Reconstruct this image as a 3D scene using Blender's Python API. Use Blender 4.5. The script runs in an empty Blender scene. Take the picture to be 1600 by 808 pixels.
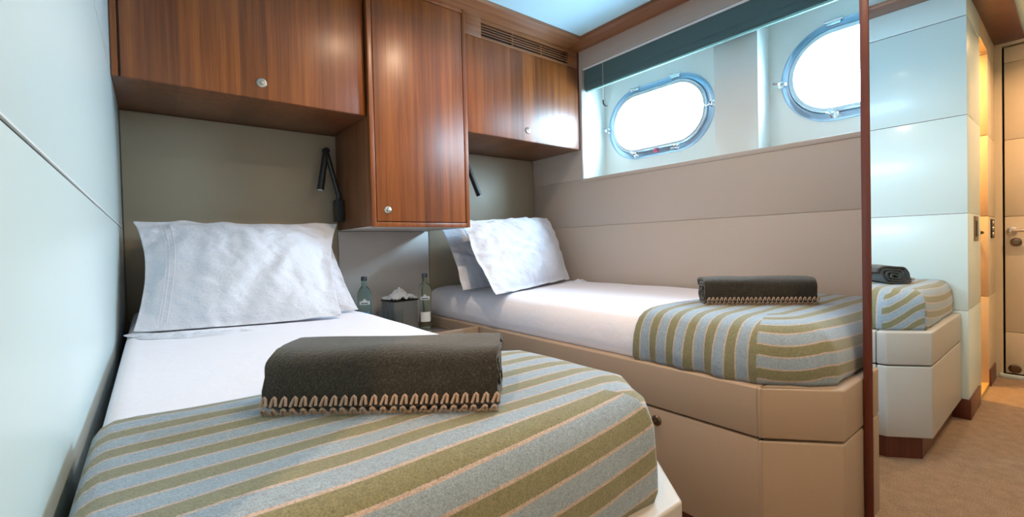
import bpy, bmesh, math, random
from mathutils import Vector, Matrix, noise
random.seed(7)
S = bpy.context.scene
COL = S.collection
PI = math.pi

# ------------------------------------------------------------------ camera
cd = bpy.data.cameras.new('camera'); cam = bpy.data.objects.new('camera', cd); COL.objects.link(cam)
FW = Vector((0.6226796, 0.7822976, -0.0167485)); RT = Vector((0.7819340, -0.6229023, -0.0239158)); UP = Vector((0.0291420, -0.0017956, 0.9995737))
m = Matrix((RT, UP, -FW)).transposed().to_4x4(); m.translation = Vector((0.087, -2.5, 0.943)); cam.matrix_world = m
cd.sensor_fit = 'HORIZONTAL'; cd.sensor_width = 36.0; cd.lens = 36.0 * 710.06 / 1600.0
cd.shift_y = -8.945 / 1600.0; cd.clip_start = 0.02
S.camera = cam

# ------------------------------------------------------------------ world, exposure
WORLD = 34.0
w = bpy.data.worlds.new('sky'); S.world = w; w.use_nodes = True
wn = w.node_tree.nodes; wl = w.node_tree.links
bg = wn['Background']
tc = wn.new('ShaderNodeTexCoord'); sx = wn.new('ShaderNodeSeparateXYZ'); rp = wn.new('ShaderNodeValToRGB')
wl.new(tc.outputs['Generated'], sx.inputs[0]); wl.new(sx.outputs['Z'], rp.inputs['Fac'])
rp.color_ramp.elements[0].position = 0.0; rp.color_ramp.elements[0].color = (0.34, 0.56, 0.74, 1)
rp.color_ramp.elements[1].position = 0.12; rp.color_ramp.elements[1].color = (0.55, 0.80, 1.0, 1)
wl.new(rp.outputs['Color'], bg.inputs['Color']); bg.inputs['Strength'].default_value = WORLD
S.view_settings.view_transform = 'Standard'; S.view_settings.look = 'None'; S.view_settings.gamma = 1.0
S.view_settings.use_curve_mapping = False
S.view_settings.exposure = 0.75

def portal(name, y, z, sy, sz, x=2.60):
    ld = bpy.data.lights.new(name, 'AREA'); ld.shape = 'RECTANGLE'; ld.size = sz; ld.size_y = sy
    ld.cycles.is_portal = True
    o = bpy.data.objects.new(name, ld); COL.objects.link(o); o.location = (x, y, z); o.rotation_euler = (0, PI/2, 0)
    return o
portal('daylight_opening', -0.895, 1.69, 0.64, 0.36)
portal('daylight_opening', -1.95, 1.69, 0.64, 0.36)

# lamps of the room (their housings are built with them further down)
DOWNLIGHTS = [((1.15, -1.09), 4.5, (1.0, 0.72, 0.48)), ((1.15, -2.0), 4.5, (1.0, 0.72, 0.48)), ((1.15, -2.85), 4.5, (1.0, 0.72, 0.48)),
              ((-0.62, -2.62), 10.0, (1.0, 0.60, 0.32))]
DOORWAY_LAMP = ((-0.55, -1.75), 16.0, (1.0, 0.62, 0.18))

# ------------------------------------------------------------------ materials
def nm(name):
    m = bpy.data.materials.new(name); m.use_nodes = True
    return m, m.node_tree.nodes, m.node_tree.links, m.node_tree.nodes['Principled BSDF']
def mixc(n, l, fac, a, b, mode='MIX'):
    x = n.new('ShaderNodeMix'); x.data_type = 'RGBA'; x.blend_type = mode
    if hasattr(fac, 'default_value') or hasattr(fac, 'links'): l.new(fac, x.inputs[0])
    else: x.inputs[0].default_value = fac
    for s, i in ((a, 6), (b, 7)):
        if isinstance(s, tuple): x.inputs[i].default_value = (*s, 1)
        else: l.new(s, x.inputs[i])
    return x.outputs[2]
def mapping(n, l, scale, coord='Object', rot=(0,0,0)):
    t = n.new('ShaderNodeTexCoord'); mp = n.new('ShaderNodeMapping')
    mp.inputs['Scale'].default_value = scale; mp.inputs['Rotation'].default_value = rot
    l.new(t.outputs[coord], mp.inputs[0]); return mp.outputs[0]
def noisetex(n, l, vec, scale, detail=4, rough=0.5):
    t = n.new('ShaderNodeTexNoise'); t.inputs['Scale'].default_value = scale; t.inputs['Detail'].default_value = detail
    t.inputs['Roughness'].default_value = rough; l.new(vec, t.inputs['Vector']); return t.outputs['Fac']
def bump(n, l, b, h, strength, dist=0.01):
    x = n.new('ShaderNodeBump'); x.inputs['Strength'].default_value = strength; x.inputs['Distance'].default_value = dist
    l.new(h, x.inputs['Height']); l.new(x.outputs[0], b.inputs['Normal'])
def ramp(n, l, fac, stops, const=False):
    r = n.new('ShaderNodeValToRGB'); l.new(fac, r.inputs[0])
    if const: r.color_ramp.interpolation = 'CONSTANT'
    e = r.color_ramp.elements
    while len(e) < len(stops): e.new(0.5)
    for i, (p, c) in enumerate(stops): e[i].position = p; e[i].color = (*c, 1)
    return r.outputs[0]

def plain(name, col, rough=0.5, metal=0.0, coat=0.0, nz=None, bmp=0.0, spec=0.5):
    m, n, l, b = nm(name)
    b.inputs['Roughness'].default_value = rough; b.inputs['Metallic'].default_value = metal
    b.inputs['Coat Weight'].default_value = coat; b.inputs['Coat Roughness'].default_value = 0.12
    b.inputs['Specular IOR Level'].default_value = spec
    v = mapping(n, l, (1,1,1)); f = noisetex(n, l, v, nz or 40, 5)
    d = tuple(c*0.94 for c in col)
    l.new(mixc(n, l, f, d, col), b.inputs['Base Color'])
    if bmp: bump(n, l, b, f, bmp, 0.002)
    return m

def wood(name, dark, mid, light, axis='z', rough=0.40, strips=True, coat=0.3):
    m, n, l, b = nm(name)
    sc = {'z': (1, 1, 0.022), 'x': (0.022, 1, 1), 'y': (1, 0.022, 1)}[axis]
    v = mapping(n, l, sc)
    f1 = noisetex(n, l, v, 30, 5, 0.6)
    f2 = noisetex(n, l, v, 190, 3, 0.6)
    c = ramp(n, l, f1, [(0.28, dark), (0.50, mid), (0.74, light)])
    fine = ramp(n, l, f2, [(0.34, (0.68,)*3), (0.62, (1.05,)*3)])
    c = mixc(n, l, 0.75, c, fine, 'MULTIPLY')
    if strips and axis == 'z':
        t = n.new('ShaderNodeTexCoord'); s = n.new('ShaderNodeSeparateXYZ'); l.new(t.outputs['Object'], s.inputs[0])
        mu = n.new('ShaderNodeMath'); mu.operation = 'MULTIPLY'; mu.inputs[1].default_value = 10.5; l.new(s.outputs['X'], mu.inputs[0])
        fl = n.new('ShaderNodeMath'); fl.operation = 'FLOOR'; l.new(mu.outputs[0], fl.inputs[0])
        wn_ = n.new('ShaderNodeTexWhiteNoise'); wn_.noise_dimensions = '1D'; l.new(fl.outputs[0], wn_.inputs['W'])
        tone = ramp(n, l, wn_.outputs['Value'], [(0.0, (0.72, 0.70, 0.68)), (1.0, (1.08, 1.06, 1.04))])
        c = mixc(n, l, 1.0, c, tone, 'MULTIPLY')
    l.new(c, b.inputs['Base Color'])
    b.inputs['Roughness'].default_value = rough; b.inputs['Coat Weight'].default_value = coat; b.inputs['Coat Roughness'].default_value = 0.30
    bump(n, l, b, f2, 0.05, 0.001)
    return m

M = {}
M['wood'] = wood('teak_veneer', (0.15, 0.036, 0.006), (0.31, 0.078, 0.011), (0.44, 0.130, 0.020))
M['wood_x'] = wood('teak_along_width', (0.19, 0.060, 0.020), (0.30, 0.105, 0.036), (0.38, 0.15, 0.055), 'x', strips=False)
M['wood_y'] = wood('teak_along_length', (0.19, 0.060, 0.020), (0.30, 0.105, 0.036), (0.38, 0.15, 0.055), 'y', strips=False)
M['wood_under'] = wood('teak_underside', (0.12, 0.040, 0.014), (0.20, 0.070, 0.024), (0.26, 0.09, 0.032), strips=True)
M['mahogany'] = wood('dark_mahogany', (0.060, 0.010, 0.005), (0.115, 0.020, 0.010), (0.15, 0.030, 0.014), strips=False)
M['wall_gloss'] = plain('satin_panel_daylight_tint', (0.66, 0.78, 0.78), 0.34, coat=0.15, nz=2)  # reflected cyan daylight is mixed into the panel colour
M['wall_win'] = plain('pale_leather_wall', (0.54, 0.465, 0.405), 0.50, nz=260, bmp=0.12)
M['niche'] = plain('white_niche_paint', (0.84, 0.85, 0.80), 0.4, nz=3)
M['ceiling'] = plain('ceiling_daylight_tint', (0.56, 0.79, 0.88), 0.30, nz=3)  # white ceiling, with the blue of the window light tinted in
M['taupe'] = plain('taupe_leather', (0.40, 0.335, 0.245), 0.45, nz=220, bmp=0.15)
M['middle_panel'] = plain('pale_grey_leather', (0.66, 0.62, 0.59), 0.42, nz=220, bmp=0.1)
M['bed_leather'] = plain('leather_warm_lit', (0.37, 0.275, 0.20), 0.42, nz=200, bmp=0.15)  # cream leather with the warm lamp light put into its colour
M['bed_leather_daylit'] = plain('leather_daylit', (0.46, 0.435, 0.40), 0.40, nz=200, bmp=0.15)  # same leather, toned paler for the daylight on the left bed
M['dark_gap'] = plain('shadow_gap', (0.012, 0.008, 0.006), 0.8)
M['door_paint'] = plain('cream_door_paint', (0.62, 0.52, 0.38), 0.35, nz=4)
M['amber_door'] = plain('honey_door_veneer', (0.72, 0.42, 0.12), 0.35, nz=4)
M['chrome'] = plain('polished_chrome', (0.78, 0.82, 0.86), 0.16, metal=1.0)
M['steel'] = plain('satin_steel', (0.62, 0.58, 0.53), 0.30, metal=1.0)
M['bronze'] = plain('dark_bronze', (0.20, 0.14, 0.09), 0.32, metal=1.0)
M['port_metal'] = plain('aluminium_sky_tint', (0.40, 0.56, 0.72), 0.28, metal=0.75)  # the blue stands for sky reflected in bare aluminium
M['port_lip'] = plain('bright_rim', (0.70, 0.84, 0.92), 0.2, metal=0.4)
M['joint'] = plain('joint_highlight', (0.90, 0.92, 0.92), 0.35)  # pale colour imitates the highlight on the bevelled seam edges
M['red_plastic'] = plain('red_plastic', (0.60, 0.10, 0.16), 0.4)
M['black'] = plain('matte_black_metal', (0.012, 0.012, 0.014), 0.38)
M['lens'] = plain('frosted_lens', (0.80, 0.84, 0.90), 0.25)
M['blind'] = plain('dark_teal_blind', (0.085, 0.150, 0.150), 0.75, nz=500, bmp=0.3)
M['blind_bar'] = plain('pale_teal_bar', (0.36, 0.68, 0.66), 0.5)
M['rail_white'] = plain('white_rail', (0.88, 0.9, 0.9), 0.4)
M['cord'] = plain('pale_cord', (0.62, 0.62, 0.58), 0.7)
M['grey_box'] = plain('dark_grey_leatherette', (0.22, 0.225, 0.225), 0.45, nz=250, bmp=0.2)
M['silver_tray'] = plain('silver_tray_metal', (0.62, 0.60, 0.58), 0.2, metal=1.0)
M['tissue'] = plain('white_tissue', (0.86, 0.88, 0.90), 0.9)
M['label_white'] = plain('white_label_paper', (0.82, 0.86, 0.88), 0.5)
M['label_blue'] = plain('blue_label_paper', (0.10, 0.30, 0.46), 0.5)
M['label_ink'] = plain('dark_label_ink', (0.05, 0.08, 0.12), 0.6)
M['cap'] = plain('dark_cap', (0.10, 0.12, 0.14), 0.3, metal=0.5)
M['stitch'] = plain('beige_wool_yarn', (0.46, 0.335, 0.265), 0.9, nz=900, bmp=0.4)
M['black_plastic'] = plain('black_plastic', (0.02, 0.02, 0.02), 0.4)

def fabric_white():
    m, n, l, b = nm('white_cotton')
    v = mapping(n, l, (1, 1, 1))
    f = noisetex(n, l, v, 7, 5, 0.55); g = noisetex(n, l, v, 900, 2)
    b.inputs['Base Color'].default_value = (0.80, 0.78, 0.86, 1); b.inputs['Roughness'].default_value = 0.8
    b.inputs['Sheen Weight'].default_value = 0.2
    a = n.new('ShaderNodeMath'); a.operation = 'MULTIPLY_ADD'; a.inputs[1].default_value = 0.02; l.new(g, a.inputs[0]); l.new(f, a.inputs[2])
    bump(n, l, b, a.outputs[0], 0.35, 0.02)
    return m
M['white'] = fabric_white()
def fabric_pillow():
    m, n, l, b = nm('crumpled_white_cotton')
    v = mapping(n, l, (1, 1, 1.6))
    f = noisetex(n, l, v, 13, 8, 0.68)
    wv = n.new('ShaderNodeTexWave'); wv.inputs['Scale'].default_value = 5; wv.inputs['Distortion'].default_value = 9; wv.inputs['Detail'].default_value = 3
    l.new(v, wv.inputs['Vector'])
    a = n.new('ShaderNodeMath'); a.operation = 'MULTIPLY_ADD'; a.inputs[1].default_value = 0.18; l.new(wv.outputs['Fac'], a.inputs[0]); l.new(f, a.inputs[2])
    b.inputs['Base Color'].default_value = (0.72, 0.74, 0.83, 1); b.inputs['Roughness'].default_value = 0.8
    bump(n, l, b, a.outputs[0], 0.7, 0.022)
    return m
M['pillow'] = fabric_pillow()
def fabric_stripe():
    m, n, l, b = nm('striped_wool')
    t = n.new('ShaderNodeUVMap'); t.uv_map = 'UVMap'
    s = n.new('ShaderNodeSeparateXYZ'); l.new(t.outputs[0], s.inputs[0])
    v = mapping(n, l, (1, 1, 1)); g = noisetex(n, l, v, 420, 3, 0.7); g2 = noisetex(n, l, v, 130, 3, 0.7)
    # wobble of the stripe borders by the weave, then the repeat
    wob = n.new('ShaderNodeMath'); wob.operation = 'MULTIPLY_ADD'; wob.inputs[1].default_value = 0.002; l.new(g, wob.inputs[0]); l.new(s.outputs['X'], wob.inputs[2])
    d = n.new('ShaderNodeMath'); d.operation = 'DIVIDE'; d.inputs[1].default_value = 0.064; l.new(wob.outputs[0], d.inputs[0])
    fr = n.new('ShaderNodeMath'); fr.operation = 'FRACT'; l.new(d.outputs[0], fr.inputs[0])
    OL, PK, BL = (0.225, 0.225, 0.130), (0.50, 0.41, 0.37), (0.29, 0.385, 0.48)
    c = ramp(n, l, fr.outputs[0], [(0.0, OL), (0.41, PK), (0.48, BL), (0.93, PK)], True)
    w = ramp(n, l, g, [(0.30, (0.66,)*3), (0.62, (1.12,)*3)])
    c = mixc(n, l, 1.0, c, w, 'MULTIPLY')
    w2 = ramp(n, l, g2, [(0.3, (0.86,)*3), (0.7, (1.06,)*3)])
    c = mixc(n, l, 1.0, c, w2, 'MULTIPLY')
    l.new(c, b.inputs['Base Color']); b.inputs['Roughness'].default_value = 0.9; b.inputs['Sheen Weight'].default_value = 0.35
    b.inputs['Sheen Roughness'].default_value = 0.4
    bump(n, l, b, g, 0.5, 0.003)
    return m
M['stripe'] = fabric_stripe()
def fabric_wool():
    m, n, l, b = nm('charcoal_wool')
    v = mapping(n, l, (1, 1, 1)); g = noisetex(n, l, v, 330, 4, 0.75); g2 = noisetex(n, l, v, 60, 3, 0.6)
    c = ramp(n, l, g, [(0.34, (0.010, 0.010, 0.008)), (0.55, (0.038, 0.033, 0.024)), (0.72, (0.11, 0.090, 0.062))])
    w2 = ramp(n, l, g2, [(0.3, (0.75,)*3), (0.7, (1.1,)*3)])
    c = mixc(n, l, 1.0, c, w2, 'MULTIPLY')
    l.new(c, b.inputs['Base Color']); b.inputs['Roughness'].default_value = 0.95
    b.inputs['Sheen Weight'].default_value = 0.5; b.inputs['Sheen Roughness'].default_value = 0.35
    bump(n, l, b, g, 0.8, 0.004)
    return m
M['wool'] = fabric_wool()
def carpet():
    m, n, l, b = nm('beige_carpet')
    v = mapping(n, l, (1, 1, 1)); g = noisetex(n, l, v, 260, 4, 0.75); g2 = noisetex(n, l, v, 22, 4, 0.6)
    c = ramp(n, l, g, [(0.32, (0.17, 0.105, 0.065)), (0.60, (0.46, 0.32, 0.22))])
    w2 = ramp(n, l, g2, [(0.3, (0.82,)*3), (0.7, (1.1,)*3)])
    l.new(mixc(n, l, 1.0, c, w2, 'MULTIPLY'), b.inputs['Base Color']); b.inputs['Roughness'].default_value = 0.95
    bump(n, l, b, g, 0.9, 0.006)
    return m
M['carpet'] = carpet()
def mirror():
    m, n, l, b = nm('mirror_glass')
    b.inputs['Base Color'].default_value = (0.93, 0.95, 0.94, 1); b.inputs['Metallic'].default_value = 1.0; b.inputs['Roughness'].default_value = 0.0
    return m
M['mirror'] = mirror()
def pane():
    m = bpy.data.materials.new('window_glass'); m.use_nodes = True; n = m.node_tree.nodes; l = m.node_tree.links
    n.remove(n['Principled BSDF']); o = n['Material Output']
    t = n.new('ShaderNodeBsdfTransparent'); t.inputs[0].default_value = (0.97, 0.99, 1.0, 1)
    g = n.new('ShaderNodeBsdfGlossy'); g.inputs['Roughness'].default_value = 0.02
    f = n.new('ShaderNodeFresnel'); f.inputs[0].default_value = 1.25
    mx = n.new('ShaderNodeMixShader'); l.new(f.outputs[0], mx.inputs[0]); l.new(t.outputs[0], mx.inputs[1]); l.new(g.outputs[0], mx.inputs[2])
    l.new(mx.outputs[0], o.inputs[0]); return m
M['pane'] = pane()
def glass(name, col, w=0.0):
    m, n, l, b = nm(name)
    b.inputs['Base Color'].default_value = (*col, 1); b.inputs['Transmission Weight'].default_value = 1.0
    b.inputs['Roughness'].default_value = 0.02; b.inputs['IOR'].default_value = 1.22
    return m
M['bottle_green'] = glass('green_bottle_glass', (0.74, 0.88, 0.80))
M['bottle_aqua'] = glass('aqua_bottle_glass', (0.60, 0.90, 0.93))
M['tumbler'] = glass('clear_tumbler_glass', (0.90, 0.95, 0.96))
M['tumbler_blue'] = glass('blue_tumbler_glass', (0.35, 0.68, 0.82))
def emit(name, col, s):
    m, n, l, b = nm(name); b.inputs['Emission Color'].default_value = (*col, 1); b.inputs['Emission Strength'].default_value = s
    b.inputs['Base Color'].default_value = (0.8, 0.8, 0.8, 1); return m
M['lamp_glow'] = emit('glowing_diffuser', (1.0, 0.78, 0.5), 12.0)

# ------------------------------------------------------------------ helpers
def box(bm, x0, x1, y0, y1, z0, z1, bev=0.0, seg=2):
    vs = [bm.verts.new((x, y, z)) for z in (z0, z1) for y in (y0, y1) for x in (x0, x1)]
    fs = [bm.faces.new([vs[i] for i in q]) for q in ((0,2,3,1), (4,5,7,6), (0,1,5,4), (2,6,7,3), (0,4,6,2), (1,3,7,5))]
    if bev:
        es = list({e for f in fs for e in f.edges})
        bmesh.ops.bevel(bm, geom=es, offset=bev, segments=seg, profile=0.5, affect='EDGES')
def prism(bm, pts, z0, z1, bev=0.0, seg=2):
    lo = [bm.verts.new((x, y, z0)) for x, y in pts]; hi = [bm.verts.new((x, y, z1)) for x, y in pts]
    n = len(pts); fs = [bm.faces.new(lo[::-1]), bm.faces.new(hi)]
    for i in range(n): fs.append(bm.faces.new((lo[i], lo[(i+1)%n], hi[(i+1)%n], hi[i])))
    if bev:
        es = list({e for f in fs for e in f.edges})
        bmesh.ops.bevel(bm, geom=es, offset=bev, segments=seg, profile=0.5, affect='EDGES')
def lathe(bm, prof, seg=32, mat=None, arc=(0, 2*PI), close=True):
    mat = mat or Matrix.Identity(4); rings = []
    full = abs(arc[1]-arc[0]-2*PI) < 1e-6; cnt = seg if full else seg+1
    for r, z in prof:
        rings.append([bm.verts.new(mat @ Vector((r*math.cos(arc[0]+(arc[1]-arc[0])*i/seg), r*math.sin(arc[0]+(arc[1]-arc[0])*i/seg), z))) for i in range(cnt)])
    for a, b in zip(rings, rings[1:]):
        for i in range(seg):
            j = (i+1) % cnt
            bm.faces.new((a[i], a[j], b[j], b[i]))
    if close and full:
        if prof[0][0] > 1e-4: bm.faces.new(rings[0][::-1])
        if prof[-1][0] > 1e-4: bm.faces.new(rings[-1])
def tube(bm, pts, r, seg=10, caps=True):
    pts = [Vector(p) for p in pts]; rings = []
    rr = r if isinstance(r, (list, tuple)) else [r]*len(pts)
    prev = None
    for i, p in enumerate(pts):
        t = (pts[min(i+1, len(pts)-1)] - pts[max(i-1, 0)]).normalized()
        a = prev if prev else (Vector((0,0,1)) if abs(t.z) < 0.9 else Vector((1,0,0)))
        a = (a - t*a.dot(t)).normalized(); prev = a; b = t.cross(a)
        rings.append([bm.verts.new(p + (a*math.cos(2*PI*k/seg) + b*math.sin(2*PI*k/seg))*rr[i]) for k in range(seg)])
    for x, y in zip(rings, rings[1:]):
        for k in range(seg): bm.faces.new((x[k], x[(k+1)%seg], y[(k+1)%seg], y[k]))
    if caps: bm.faces.new(rings[0][::-1]); bm.faces.new(rings[-1])
def axis_mat(origin, direction):
    d = Vector(direction).normalized(); q = Vector((0,0,1)).rotation_difference(d).to_matrix().to_4x4()
    q.translation = Vector(origin); return q
def obj(name, bm, mat, parent=None, smooth=True, angle=35, kind=None):
    """meshes are made in room coordinates; a child is shifted back by its parent's location"""
    bmesh.ops.recalc_face_normals(bm, faces=bm.faces[:])
    me = bpy.data.meshes.new(name); bm.to_mesh(me); bm.free()
    for mm in (mat if isinstance(mat, list) else [mat]): me.materials.append(mm)
    if smooth:
        for p in me.polygons: p.use_smooth = True
        try: me.set_sharp_from_angle(angle=math.radians(angle))
        except Exception: pass
    o = bpy.data.objects.new(name, me); COL.objects.link(o)
    if parent:
        o.parent = parent; t = Vector((0,0,0)); q = parent
        while q: t += q.location; q = q.parent
        o.location = -t
    if kind: o['kind'] = kind
    return o
def struct(name, bm, mat, parent=None, smooth=True):
    o = obj(name, bm, mat, parent, smooth)
    if not parent: o['kind'] = 'structure'
    return o
def tag(o, label, cat, group=None):
    o['label'] = label; o['category'] = cat
    if group: o['group'] = group
    return o
def thing(name, label, cat, loc=(0,0,0), group=None):
    o = bpy.data.objects.new(name, None); COL.objects.link(o); o.location = loc; o.empty_display_size = 0.05
    return tag(o, label, cat, group)
def B(): return bmesh.new()

W = 2.287          # window wall
XN = 2.514         # back of the window niche
YC = -2.139        # end of the left wall / passage wall
YB = -3.30         # wall behind the camera
ZS = 2.174         # soffit of the wooden cornice
ZC = 2.194         # ceiling
XE = -1.13         # door at the end of the passage
SEAMS = [0.105, 0.556, 1.052, 1.548, 2.044]

# ------------------------------------------------------------------ structure
bm = B(); box(bm, XE-0.2, 2.6, YB-0.1, 0.1, -0.05, 0.0); struct('floor', bm, M['carpet'], smooth=False)
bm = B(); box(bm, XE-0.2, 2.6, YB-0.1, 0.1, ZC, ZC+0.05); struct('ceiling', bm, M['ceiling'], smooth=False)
bm = B(); box(bm, -0.12, 2.6, 0.0, 0.1, 0, ZC); struct('wall_back', bm, M['taupe'], smooth=False)
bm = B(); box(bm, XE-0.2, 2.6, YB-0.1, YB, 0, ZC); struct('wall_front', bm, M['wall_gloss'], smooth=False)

# left wall: glossy panels with fine joints; turns the corner into the passage (pier), then a doorway
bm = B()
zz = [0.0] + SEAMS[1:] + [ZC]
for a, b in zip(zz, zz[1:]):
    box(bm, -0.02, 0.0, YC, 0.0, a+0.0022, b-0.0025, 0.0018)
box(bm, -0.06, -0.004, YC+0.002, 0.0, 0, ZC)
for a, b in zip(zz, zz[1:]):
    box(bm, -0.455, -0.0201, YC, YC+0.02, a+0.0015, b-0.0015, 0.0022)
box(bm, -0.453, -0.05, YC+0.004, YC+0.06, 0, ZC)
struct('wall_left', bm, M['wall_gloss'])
bm = B()
for z in SEAMS[1:]: box(bm, -0.0039, -0.0022, YC+0.001, -0.011, z-0.0025, z+0.0002)
struct('trim_9', bm, M['dark_gap'])
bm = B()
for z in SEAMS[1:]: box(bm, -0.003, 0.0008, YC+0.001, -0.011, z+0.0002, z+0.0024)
struct('trim_highlight', bm, M['joint'])  # thin strips drawn as the bright glint along each seam
bm = B()
for a, b in zip(zz, zz[1:]):
    box(bm, XE, -0.80, YC, YC+0.05, a+0.0015, b-0.0015, 0.002)
box(bm, -0.80, -0.455, YC, YC+0.05, 2.06, ZC)
struct('wall_passage', bm, M['door_paint'])
# end wall with door
bm = B()
box(bm, XE-0.1, XE-0.001, YC-0.035, YC+0.6, 0, ZC); box(bm, XE-0.1, XE, YB, YC-0.86, 0, ZC); box(bm, XE-0.1, XE, YC-0.86, YC-0.035, 2.155, ZC)
struct('wall_passage_end', bm, M['door_paint'])
d1 = thing('door_1', '', ''); del d1['label']; del d1['category']; d1['kind'] = 'structure'; d1.location = (XE, YC-0.45, 0)
bm = B()
for a, b in zip([0.03, 0.30]+SEAMS[2:], [0.30]+SEAMS[2:]+[2.145]):
    box(bm, XE-0.045, XE-0.004, YC-0.85, YC-0.045, a+0.0012, b-0.0012, 0.002)
struct('door_leaf', bm, M['door_paint'], d1)
bm = B(); box(bm, XE-0.06, XE-0.046, YC-0.86, YC-0.035, 0.0, 2.155); struct('door_gap', bm, M['dark_gap'], d1)
bm = B(); lathe(bm, [(0.0,0),(0.026,0),(0.026,0.006),(0.011,0.010),(0.011,0.045),(0.0,0.045)], 24, axis_mat((XE-0.004, -2.215, 0.958), (1,0,0)))
tube(bm, [(XE+0.042, -2.215, 0.958), (XE+0.046, -2.24, 0.960), (XE+0.046, -2.335, 0.962)], [0.010, 0.010, 0.008], 12)
struct('door_handle', bm, M['steel'], d1)
bm = B(); lathe(bm, [(0.0,0),(0.027,0),(0.027,0.007),(0.020,0.010),(0.012,0.010),(0.012,0.016),(0.0,0.016)], 24, axis_mat((XE-0.004, -2.233, 0.886), (1,0,0)))
struct('door_lock', bm, M['bronze'], d1)
bm = B(); lathe(bm, [(0.0,0),(0.030,0),(0.030,0.006),(0.022,0.009),(0.020,0.004),(0.008,0.004),(0.008,0.012),(0.0,0.012)], 24, axis_mat((XE-0.004, -2.225, 0.062), (1,0,0)))
struct('floor_bolt_ring', bm, M['bronze'], d1)
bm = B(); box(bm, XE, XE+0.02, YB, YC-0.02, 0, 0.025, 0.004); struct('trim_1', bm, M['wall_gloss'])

# lit cabin behind the doorway of the passage
bm = B()
box(bm, XE, -0.10, -1.42, -1.38, 0, ZC); box(bm, -0.12, -0.08, -1.40, YC+0.06, 0, ZC); box(bm, XE-0.04, XE, -1.40, YC+0.05, 0, ZC)
struct('wall_inner_cabin', bm, M['amber_door'], smooth=False)
bm = B(); box(bm, -0.80, -0.455, YC+0.001, YC+0.09, 0.0, 0.02, 0.003); struct('trim_2', bm, M['amber_door'])
d2 = thing('door_2', '', ''); del d2['label']; del d2['category']; d2['kind'] = 'structure'; d2.location = (-0.82, YC+0.3, 0)
bm = B(); box(bm, -0.84, -0.801, YC+0.052, YC+0.66, 0.012, 2.05, 0.003); struct('door_leaf', bm, M['amber_door'], d2)
bm = B(); lathe(bm, [(0.0,0),(0.022,0),(0.022,0.006),(0.010,0.009),(0.010,0.05),(0.0,0.05)], 20, axis_mat((-0.80, YC+0.062, 0.965), (1,0,0)))
tube(bm, [(-0.755, YC+0.062, 0.965), (-0.750, YC+0.05, 0.963), (-0.68, YC+0.02, 0.952), (-0.64, YC+0.012, 0.95)], [0.009]*4, 10)
struct('door_handle', bm, M['bronze'], d2)
# recessed strike plates on the passage wall
bm = B(); box(bm, -0.345, -0.200, YC-0.003, YC+0.004, 0.905, 1.040, 0.002)
o = obj('latch_plate', bm, M['bronze']); tag(o, 'bronze latch plate on the wall corner beside the narrow doorway, seen in the mirror', 'latch plate')
bm = B(); box(bm, -0.320, -0.245, YC-0.006, YC-0.002, 0.93, 1.015, 0.002); obj('finger_slot', bm, M['black'], o)
bm = B(); box(bm, -1.045, -0.900, YC-0.006, YC+0.002, 0.915, 1.035, 0.003)
o = obj('lock_plate', bm, M['black']); tag(o, 'black lock plate with bolts between the two doors seen in the mirror', 'lock plate')
for k in range(3):
    bm = B(); lathe(bm, [(0.0,0),(0.013,0),(0.011,0.006),(0,0.007)], 16, axis_mat((-0.955, YC-0.005, 0.94+0.036*k), (0,-1,0))); obj('bolt', bm, M['steel'], o)
# skirtings
bm = B(); box(bm, -0.345, 0.001, YC-0.008, YC+0.004, 0, 0.102, 0.001); box(bm, -0.008, 0.008, YC-0.008, -2.06, 0, 0.102, 0.001)
struct('baseboard_left', bm, M['mahogany'])
bm = B(); box(bm, XE+0.06, -0.802, YC-0.008, YC+0.004, 0, 0.100, 0.001); struct('baseboard_passage', bm, M['mahogany'])
bm = B(); box(bm, 0.0, 1.66, YB, YB+0.012, 0, 0.10); struct('baseboard_front', bm, M['mahogany'])

# window wall around the long opening
OY0, OY1, OZ0, OZ1 = -0.497, -2.36, 1.361, 2.065
bm = B()
for a, b in ((0.0, 0.556), (0.556, 1.052), (1.052, OZ0)):
    box(bm, W, W+0.03, YB, 0.0, a+0.0012, b-0.0012, 0.002)
box(bm, W, W+0.03, OY0, 0.0, OZ0-0.001, ZC); box(bm, W, W+0.03, YB, OY1, OZ0-0.001, ZC)
box(bm, W, W+0.03, OY1, OY0, OZ1, ZC)
box(bm, W+0.004, W+0.03, YB, 0, 0, OZ0-0.001)
struct('wall_right', bm, M['wall_win'])
bm = B()
box(bm, W-0.004, W+0.012, OY1, OY0+0.022, OZ0-0.024, OZ0-0.002, 0.002); box(bm, W-0.004, W+0.012, OY0+0.002, OY0+0.022, OZ0-0.002, OZ1+0.02, 0.002)
struct('trim_3', bm, M['wall_win'])
# niche lining: sill, top, ends, pier between the portholes
PX = 2.385
bm = B()
box(bm, W+0.0302, 2.60, OY1, OY0, OZ0-0.03, OZ0); box(bm, W+0.0302, 2.60, OY1, OY0, OZ1, OZ1+0.03)
box(bm, W+0.0302, 2.60, OY0, OY0+0.03, OZ0-0.03, OZ1+0.03); box(bm, W+0.0302, 2.60, OY1-0.03, OY1, OZ0-0.03, OZ1+0.03)
box(bm, PX, 2.60, -1.534, -1.317, OZ0, OZ1, 0.004)
struct('wall_niche', bm, M['niche'])
def stadium(L, H, n=16, rf=1.0):
    r = H/2*rf; pts = []
    hx, hz = L/2-r, H/2-r
    for cx, cz, a0 in ((hx, hz, 0), (-hx, hz, PI/2), (-hx, -hz, PI), (hx, -hz, 1.5*PI)):
        for k in range(n+1):
            a = a0 + PI/2*k/n; pts.append((cx + r*math.cos(a), cz + r*math.sin(a)))
    return pts
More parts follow.
